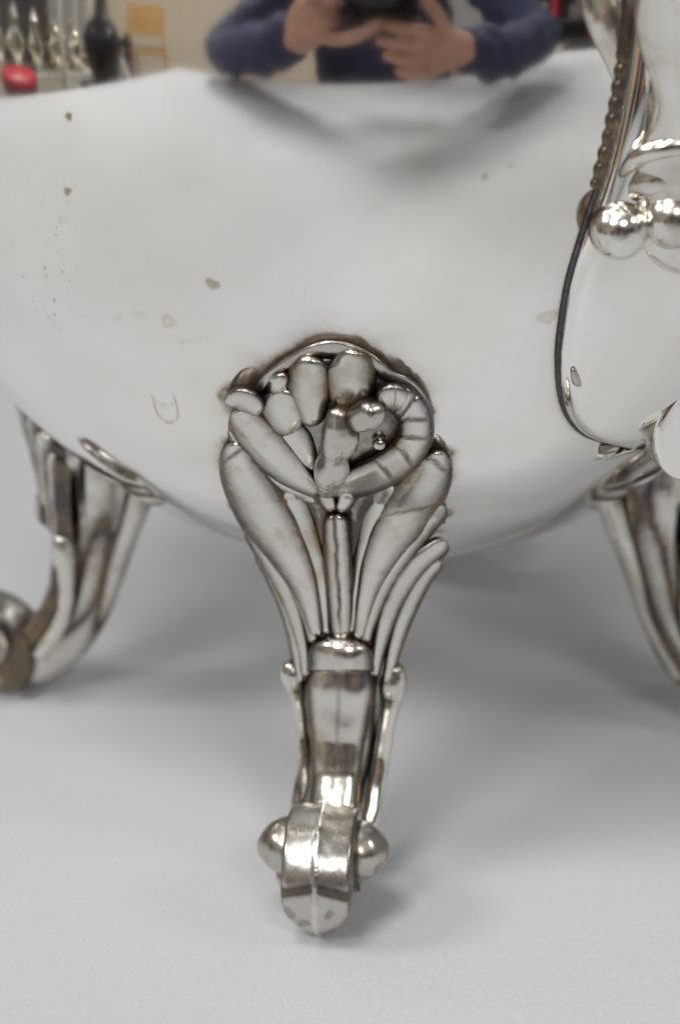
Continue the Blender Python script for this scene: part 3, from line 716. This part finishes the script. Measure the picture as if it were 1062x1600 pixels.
def wall_seg(name, a, b, mat, z0=-750, z1=1900, th=60):
    a, b = np.array(a, float), np.array(b, float); d = (b-a)/np.linalg.norm(b-a); n = np.array([-d[1], d[0]])*th
    o = slab(name, [tuple(a), tuple(b), tuple(b+n), tuple(a+n)][::-1], z0, z1, mat); o['kind'] = 'structure'; return o
p1, p2, p3 = pol(-60, 4300, 0)[:2], pol(-20, 4300, 0)[:2], pol(8, 4700, 0)[:2]
wall_seg('wall', p2, p1, M_BEIGE)
wall_seg('wall', p3, p2, M_BEIGE)

# camera held in front of the chest, upright, its lens pointing at the flower
FW = np.array([0, math.cos(PITCH), -math.sin(PITCH)]); UP = np.array([0, math.sin(PITCH), math.cos(PITCH)]); RX = np.array([1., 0, 0])
camera = empty('handheld_camera', CAM*MM)
tag(camera, 'black camera held upright in front of the chest, mirrored in the bowl', 'camera')
def cbox(name, c, h, mat, bev, parent=camera):
    bm = bmesh.new(); bmesh.ops.create_cube(bm, size=1)
    for v in bm.verts:
        q = RX*(c[0]+v.co[0]*h[0])+UP*(c[1]+v.co[1]*h[1])+FW*(c[2]+v.co[2]*h[2]); v.co = Vector(q*MM)
    bmesh.ops.bevel(bm, geom=bm.edges[:], offset=bev*MM, segments=3, affect='EDGES')
    return bm_obj(name, bm, mat, parent, True)
cbody = cbox('camera_body', (0, 0, -112), (98, 132, 46), M_BLACK, 9)
cbox('grip', (8, -58, -96), (70, 30, 60), M_BLACK, 12, cbody)
cbox('prism_hump', (-52, 6, -110), (36, 62, 44), M_BLACK, 10, cbody)
lens = lathe('lens', [(-92, 33), (-60, 34), (-58, 36), (-40, 36), (-38, 34), (-14, 35), (-8, 35), (-8, 31), (-13, 29), (-16, 24)], 64, M_BLACK, camera, np.zeros(3), FW)
lathe('front_glass', [(-15, 28), (-12.5, 20), (-11.2, 10), (-11, .05)], 48, M_GLASS, lens, np.zeros(3), FW)

# the photographer
def blob(name, chains, k, cell, mat, parent=None, mar=30, wob=0.0):
    Chain.mar = mar/2.5
    p = Part(chains, k=k, wob=0); p.lo = p.lo-cell; p.hi = p.hi+cell
    P, Q = surface_net(p, p.lo, p.hi, cell); Chain.mar = 1.0
    if wob:
        P = P+wob*np.stack([np.sin(P[:, 1]*.05+P[:, 2]*.13+1.4*np.sin(P[:, 0]*.035))+np.sin(P[:, 0]*.12+P[:, 2]*.05+np.sin(P[:, 1]*.06))]*3, 1)*np.array([.5, .5, 1])
    return mesh_obj(name, P, Q, mat, parent)
C4 = lambda pts, sub=3: Chain([(x, y, z, r) for x, y, z, r in pts], sub)
armL = [(-205, -850, 330, 50), (-290, -760, 180, 44), (-345, -640, 72, 40), (-225, -545, 84, 36), (-138, -478, 112, 27)]
armR = [(205, -850, 330, 50), (285, -760, 180, 44), (335, -640, 100, 40), (220, -545, 82, 36), (122, -474, 96, 27)]
handL = [C4([(-138, -478, 112, 24), (-112, -465, 122, 27), (-84, -452, 146, 27)]), C4([(-120, -462, 128, 20), (-98, -448, 160, 22)]),
         C4([(-94, -452, 126, 12.3), (-62, -434, 118, 10.25), (-32, -424, 124, 9.02), (-6, -420, 138, 7.38)]),
         C4([(-74, -446, 160, 10.66), (-56, -428, 190, 9.02), (-44, -424, 214, 8.2), (-38, -432, 232, 6.97)]),
         C4([(-86, -450, 168, 10.66), (-72, -430, 202, 9.43), (-60, -424, 228, 8.61), (-52, -432, 248, 6.97)]),
         C4([(-98, -454, 170, 10.25), (-90, -434, 206, 9.02), (-80, -426, 230, 8.2), (-70, -434, 248, 6.97)]),
         C4([(-112, -460, 168, 9.43), (-108, -442, 198, 8.2), (-100, -432, 220, 7.38), (-92, -436, 234, 6.56)])]
handR = [C4([(122, -474, 96, 24), (98, -462, 102, 26), (74, -450, 106, 25)]), C4([(100, -460, 92, 20), (72, -448, 88, 20)]),
         C4([(86, -450, 118, 12.3), (72, -436, 142, 10.25), (56, -428, 162, 9.02), (48, -424, 176, 7.38)]),
         C4([(66, -446, 122, 10.25), (44, -428, 128, 9.02), (20, -424, 132, 8.2), (4, -428, 136, 6.97)]),
         C4([(66, -446, 106, 10.25), (40, -426, 109, 9.184), (14, -421, 113, 8.364), (-4, -425, 117, 6.97)]),
         C4([(68, -446, 90, 9.84), (44, -427, 90, 8.856), (20, -422, 93, 8.036), (4, -426, 97, 6.724)]),
         C4([(72, -448, 75, 9.02), (52, -432, 72, 7.872), (32, -426, 74, 7.216), (20, -428, 77, 6.232)])]
torso = [(0, -905, 330, 88), (0, -895, 200, 105), (0, -905, 50, 108), (0, -930, -90, 112), (0, -950, -180, 115)]
neck = [(0, -880, 395, 58), (0, -810, 445, 56), (0, -770, 480, 54)]
head = [(0, -742, 545, 78), (0, -726, 500, 66), (0, -702, 470, 46)]
bodyp = [C4(armL), C4(armR), C4(torso), C4([(-195, -860, 335, 52), (0, -895, 350, 70), (195, -860, 335, 52)]), C4(neck), C4(head), C4([(0, -650, 500, 9), (0, -656, 516, 7), (0, -664, 535, 5)]),
         C4([(-78, -745, 510, 14), (-80, -752, 530, 16)]), C4([(78, -745, 510, 14), (80, -752, 530, 16)]),
         C4([(-88, -950, -190, 90), (-105, -930, -420, 62), (-110, -925, -680, 45), (-112, -860, -735, 26)]), C4([(88, -950, -190, 90), (105, -930, -420, 62), (110, -925, -680, 45), (112, -860, -735, 26)])]+handL+handR
person = blob('person', bodyp, 4, 4.5, M_SKIN)
tag(person, 'person in a navy knit sweater leaning over the table to photograph, mirrored in the bowl', 'person')
swe = [C4([(x, y, z, r+10) for x, y, z, r in armL[:-1]]+[(-150, -488, 108, 41)]), C4([(x, y, z, r+10) for x, y, z, r in armR[:-1]]+[(138, -485, 95, 41)]),
       C4([(x, y, z, r+16) for x, y, z, r in torso]), C4([(-180, -880, 325, 75), (0, -905, 350, 92), (180, -880, 325, 75)]), C4([(-110, -890, 150, 85), (-105, -905, 0, 90)]), C4([(110, -890, 150, 85), (105, -905, 0, 90)])]
blob('sweater', swe, 25, 9, M_NAVY, person, 60, wob=4.0)
blob('trousers', [C4([(s*88, -950, -185, 108), (s*105, -930, -420, 78), (s*110, -925, -690, 62)]) for s in (-1, 1)], 20, 14, M_JEAN, person, 60)
blob('hair', [C4([(0, -770, 560, 76), (0, -752, 585, 66)])], 10, 9, M_HAIR, person, 60)
for s in (-1, 1):
    blob('shoe', [C4([(s*110, -930, -712, 36), (s*112, -870, -715, 34), (s*114, -800, -722, 27)])], 10, 8, M_BLACK, person, 40)

# shelf of silver pots to the left
shelf = empty('display_shelf', (0, 0, 0))
tag(shelf, 'white wire display shelf holding silver pots, mirrored at the left of the bowl', 'shelf')
A, B = pol(-86, 1750, 0), pol(-59, 1900, 0); du = (B-A)/np.linalg.norm(B-A); dn = np.array([-du[1], du[0], 0]); 
if dn @ (-A) > 0: dn = -dn
def sh_box(name, s0, s1, d0, d1, z0, z1, mat, parent=shelf):
    V = [A+du*s+dn*d+np.array([0, 0, z]) for z in (z0, z1) for s, d in ((s0, d0), (s1, d0), (s1, d1), (s0, d1))]
    F = [[0, 3, 2, 1], [4, 5, 6, 7], [0, 1, 5, 4], [1, 2, 6, 5], [2, 3, 7, 6], [3, 0, 4, 7]]
    return mesh_obj(name, V, F, mat, parent, smooth=False)
LS = np.linalg.norm(B-A)
sh_box('shelf_board', 0, LS, 0, 300, -345, -275, M_WHITE)
sh_box('shelf_board', 0, LS, 0, 300, 330, 360, M_WHITE)
sh_box('shelf_back', 0, LS-270, 300, 320, -345, 360, M_GREYB)
for s_ in (0, LS-265, LS-26): sh_box('upright', s_, s_+26, -20, 0, -749, 360, M_WHITE)
sh_box('upright', LS-26, LS, 300, 322, -749, 360, M_WHITE)
for k in range(16): sh_box('wire', 30+k*LS/17, 36+k*LS/17, -4, 300, -274, -268, M_SILV)
def silver_pot(s_, sc_, label, tall):
    base = A+du*s_+dn*110+np.array([0, 0, -267]); o = empty('silver_pot', base*MM)
    tag(o, label, 'pot', 'silver pots on the display shelf')
    pr = [(0, 30), (6, 32), (14, 18), (24, 26), (60, 46), (100, 48), (140, 34), (160*tall, 26), (168*tall, 30)]
    b_ = lathe('vessel', [(a*sc_, r*sc_) for a, r in pr], 28, M_SILV, o, np.zeros(3), np.array([.0001, 0, 1.]), 0)
    lathe('lid', [(168*tall*sc_, 31*sc_), (182*tall*sc_, 20*sc_), (194*tall*sc_, 6*sc_), (202*tall*sc_, 8*sc_), (212*tall*sc_, .5)], 24, M_SILV, o, np.zeros(3), np.array([.0001, 0, 1.]), 0)
    hp = Part([Chain([(*(du*46*sc_+np.array([0, 0, 135*sc_])), 5), (*(du*86*sc_+np.array([0, 0, 140*sc_])), 5), (*(du*88*sc_+np.array([0, 0, 80*sc_])), 5), (*(du*46*sc_+np.array([0, 0, 55*sc_])), 5)])])
    Chain.mar = 1e3; P, Q = surface_net(hp, hp.lo, hp.hi, 3.0); mesh_obj('handle', P, Q, M_BLACK if tall > 1 else M_SILV, o)
    sp = Part([Chain([(*(-du*40*sc_+np.array([0, 0, 60*sc_])), 11), (*(-du*70*sc_+np.array([0, 0, 110*sc_])), 8), (*(-du*88*sc_+np.array([0, 0, 150*sc_])), 6)])])
    P, Q = surface_net(sp, sp.lo, sp.hi, 3.0); mesh_obj('spout', P, Q, M_SILV, o); Chain.mar = 1.0
for s_, k_, lb, tl in ((110, 1.05, 'dark handled silver pot farthest left on the white shelf', 1.2), (265, 1.15, 'tall silver pot second from left on the white shelf', 1.15),
                       (430, 1.0, 'middle silver pot with black handle on the white shelf', 1.25), (600, 1.05, 'round silver pot fourth from left on the white shelf', 1.0),
                       (760, .95, 'small silver pot nearest the right upright of the white shelf', 1.0)):
    silver_pot(s_, k_*1.25, lb, tl)
def stand(name, az, dist, z, prof, mat, label, cat, n=28):
    o = lathe(name, [(a, r) for a, r in prof], n, mat, None, np.zeros(3), np.array([.0001, 0, 1.])); o.location = pol(az, dist, z)*MM
    tag(o, label, cat); return o
cab = bxm('low_cabinet', (-60, -60, -750), (60, 60, -160), M_WHITE); cab.location = (0, 0, 0)
bpy.data.objects.remove(cab)
# red and grey tin at the table's left side on a low plinth
tin = empty('red_tin', pol(-79, 820, -160)*MM); tag(tin, 'grey and red tin box in front of the shelf of pots', 'tin')
lathe('tin_body', [(0, 2), (0, 60), (90, 60), (90, 2)], 24, M_GREYB, tin, np.zeros(3), np.array([.0001, 0, 1.]))
lathe('lid', [(90, 2), (90, 66), (112, 66), (116, 60), (118, 2)], 24, M_RED, tin, np.zeros(3), np.array([.0001, 0, 1.]))
lathe('base_band', [(-2, 2), (-2, 64), (16, 64), (16, 60)], 24, M_RED, tin, np.zeros(3), np.array([.0001, 0, 1.]))
pl = pol(-79, 820, 0)
bxm('plinth', (pl[0]-130, pl[1]-130, -749), (pl[0]+130, pl[1]+130, -163), M_DARK, None, 4); tag(bpy.data.objects['plinth'], 'dark square plinth under the red tin', 'plinth')
# floor vase, pepper mill, dish on a dark stand
v0 = pol(-55.5, 1500, 0)
bxm('side_stand', (v0[0]-150, v0[1]-190, -749), (v0[0]+160, v0[1]+150, -230), M_DARK, None, 6); tag(bpy.data.objects['side_stand'], 'dark side stand under the black vase', 'stand')
stand('black_vase', -57, 1480, -229, [(0, 2), (0, 60), (20, 70), (120, 105), (200, 112), (270, 85), (320, 45), (380, 34), (480, 40), (482, 2)], simple('black_glaze', (.012, .012, .016), .12), 'tall black glazed vase beside the white shelf', 'vase')
stand('pepper_mill', -51.5, 1500, -229, [(0, 2), (0, 34), (12, 36), (60, 24), (120, 28), (170, 20), (180, 30), (215, 32), (232, 12), (250, 12), (258, 1)], M_BLACK, 'dark turned pepper mill right of the black vase', 'mill')
dish = empty('leaf_dish', pol(-52, 1250, -150)*MM); tag(dish, 'white leaf shaped dish with a gilt foot below the mill', 'dish')
P, Q = surface_net(*(lambda p: (p, p.lo, p.hi, 4.0))(Part([Chain([(-40, 0, 70, 12), (-10, 0, 20, 55), (40, 0, -40, 30), (70, 0, -75, 8)], 4, .2, np.array([.5, -.85, .3]))]))); mesh_obj('bowl_leaf', P, Q, M_DISH, dish)
lathe('foot', [(-78, 1), (-78, 26), (-60, 22), (-40, 10), (-30, 1)], 20, M_GOLD, dish, np.array([50, 0, 0.]), np.array([.0001, 0, 1.]))
# door and chair far left
dr = pol(-36.5, 4150, 0); dd_ = np.array([math.cos(R_(-36.5)), math.sin(R_(-36.5)), 0])
door = empty('wooden_door', np.array([dr[0], dr[1], -750])*MM, R_(-36.5)); tag(door, 'honey coloured wooden door in the far beige wall', 'door')
bxm('door_panel', (-330, -20, 5), (330, 20, 2050), M_WOOD, door, 4); bxm('frame', (-390, -15, 0), (-331, 25, 2110), M_WHITE, door); bxm('frame', (331, -15, 0), (390, 25, 2110), M_WHITE, door)
lathe('handle', [(0, 1), (0, 22), (30, 26), (50, 18), (55, 1)], 16, M_GOLD, door, np.array([-260, 20, 1000.]), np.array([0., 1, .0001]))
ch = pol(-46.5, 3300, -750); chair = empty('chair', ch*MM, R_(-40)); tag(chair, 'plain wooden chair before the far wall', 'chair')
bxm('seat', (-220, -220, 430), (220, 220, 465), M_WOOD, chair, 8); bxm('backrest', (-210, 190, 640), (210, 215, 950), M_WOOD, chair, 8)
for a in (-1, 1):
    for b in (-1, 1): bxm('leg', (a*195-18, b*195-18, 0), (a*195+18, b*195+18, 429 if b < 0 else 900), M_WOOD, chair, 4)
# right: dark tray on the table corner, dark rack with red stools behind
tr = empty('serving_tray', np.array([800, -985, 0])*MM, R_(22)); tag(tr, 'black rectangular tray lying on the far corner of the table', 'tray')
bxm('tray_base', (-110, -70, 1), (150, 70, 12), M_DARK, tr)
for lo, hi in (((-110, -76, 1), (150, -70, 34)), ((-110, 70, 1), (150, 76, 34)), ((-116, -76, 1), (-110, 76, 34)), ((150, -76, 1), (156, 76, 34))): bxm('rim', lo, hi, M_DARK, tr)
rk = pol(41, 2900, -750); rack = empty('dark_rack', rk*MM, R_(41)); tag(rack, 'dark open rack of boxes behind the right side of the table', 'rack')
for z in (0, 420, 800, 1200, 1600): bxm('shelf_board', (-800, -250, z), (800, 200, z+35), M_DARK, rack)
for x in (-800, 0, 780): bxm('upright', (x, -252, 36), (x+28, 202, 1700), M_DARK, rack)
bxm('back_panel', (-800, -290, 0), (800, -255, 1700), M_DARK, rack)
for i, (x, z, wd, hh, mt) in enumerate(((-600, 836, 120, 150, M_WHITE), (-430, 836, 60, 200, M_RED), (-250, 836, 130, 120, M_GREYB), (-90, 836, 50, 210, M_RED), (140, 836, 160, 110, M_WOOD), (420, 836, 90, 180, M_RED), (-500, 456, 200, 140, M_WHITE), (300, 456, 260, 150, M_GREYB))):
    b = bxm('display_box', (x, -60, z), (x+wd, 120, z+hh), mt, None, 5); b.location = rk*MM; b.rotation_euler = (0, 0, R_(41))
    tag(b, ('pale box', 'narrow red box', 'flat grey box', 'slim red box', 'wide wooden box', 'tall red box', 'low white carton', 'wide grey carton')[i]+' standing on the dark rack', 'box', 'boxes on the dark rack')
st = pol(46.5, 1900, -750)
stool = empty('red_stool', st*MM, R_(30)); tag(stool, 'bright red square stool before the dark rack', 'stool')
bxm('seat', (-190, -190, 690), (190, 190, 740), M_RED, stool, 8)
for a in (-1, 1):
    for b in (-1, 1): bxm('leg', (a*165-20, b*165-20, 0), (a*165+20, b*165+20, 689), M_RED, stool, 4)

for az_, di_, lb_, sc_ in ((-69, 2050, 'left gilt candlestick on the top board of the white shelf', 1.0), (-64, 2000, 'right gilt candlestick on the top board of the white shelf', .85)):
    b_ = stand('gilt_candlestick', az_, di_, -266, [(0, 2), (0, 50*sc_), (14, 44*sc_), (24, 14), (150*sc_, 10), (165*sc_, 22), (180*sc_, 12), (300*sc_, 9), (316*sc_, 26), (330*sc_, 20), (332*sc_, 1)], M_GOLD, lb_.replace('on the top board of the white shelf', 'behind the silver pots'), 'candlestick')
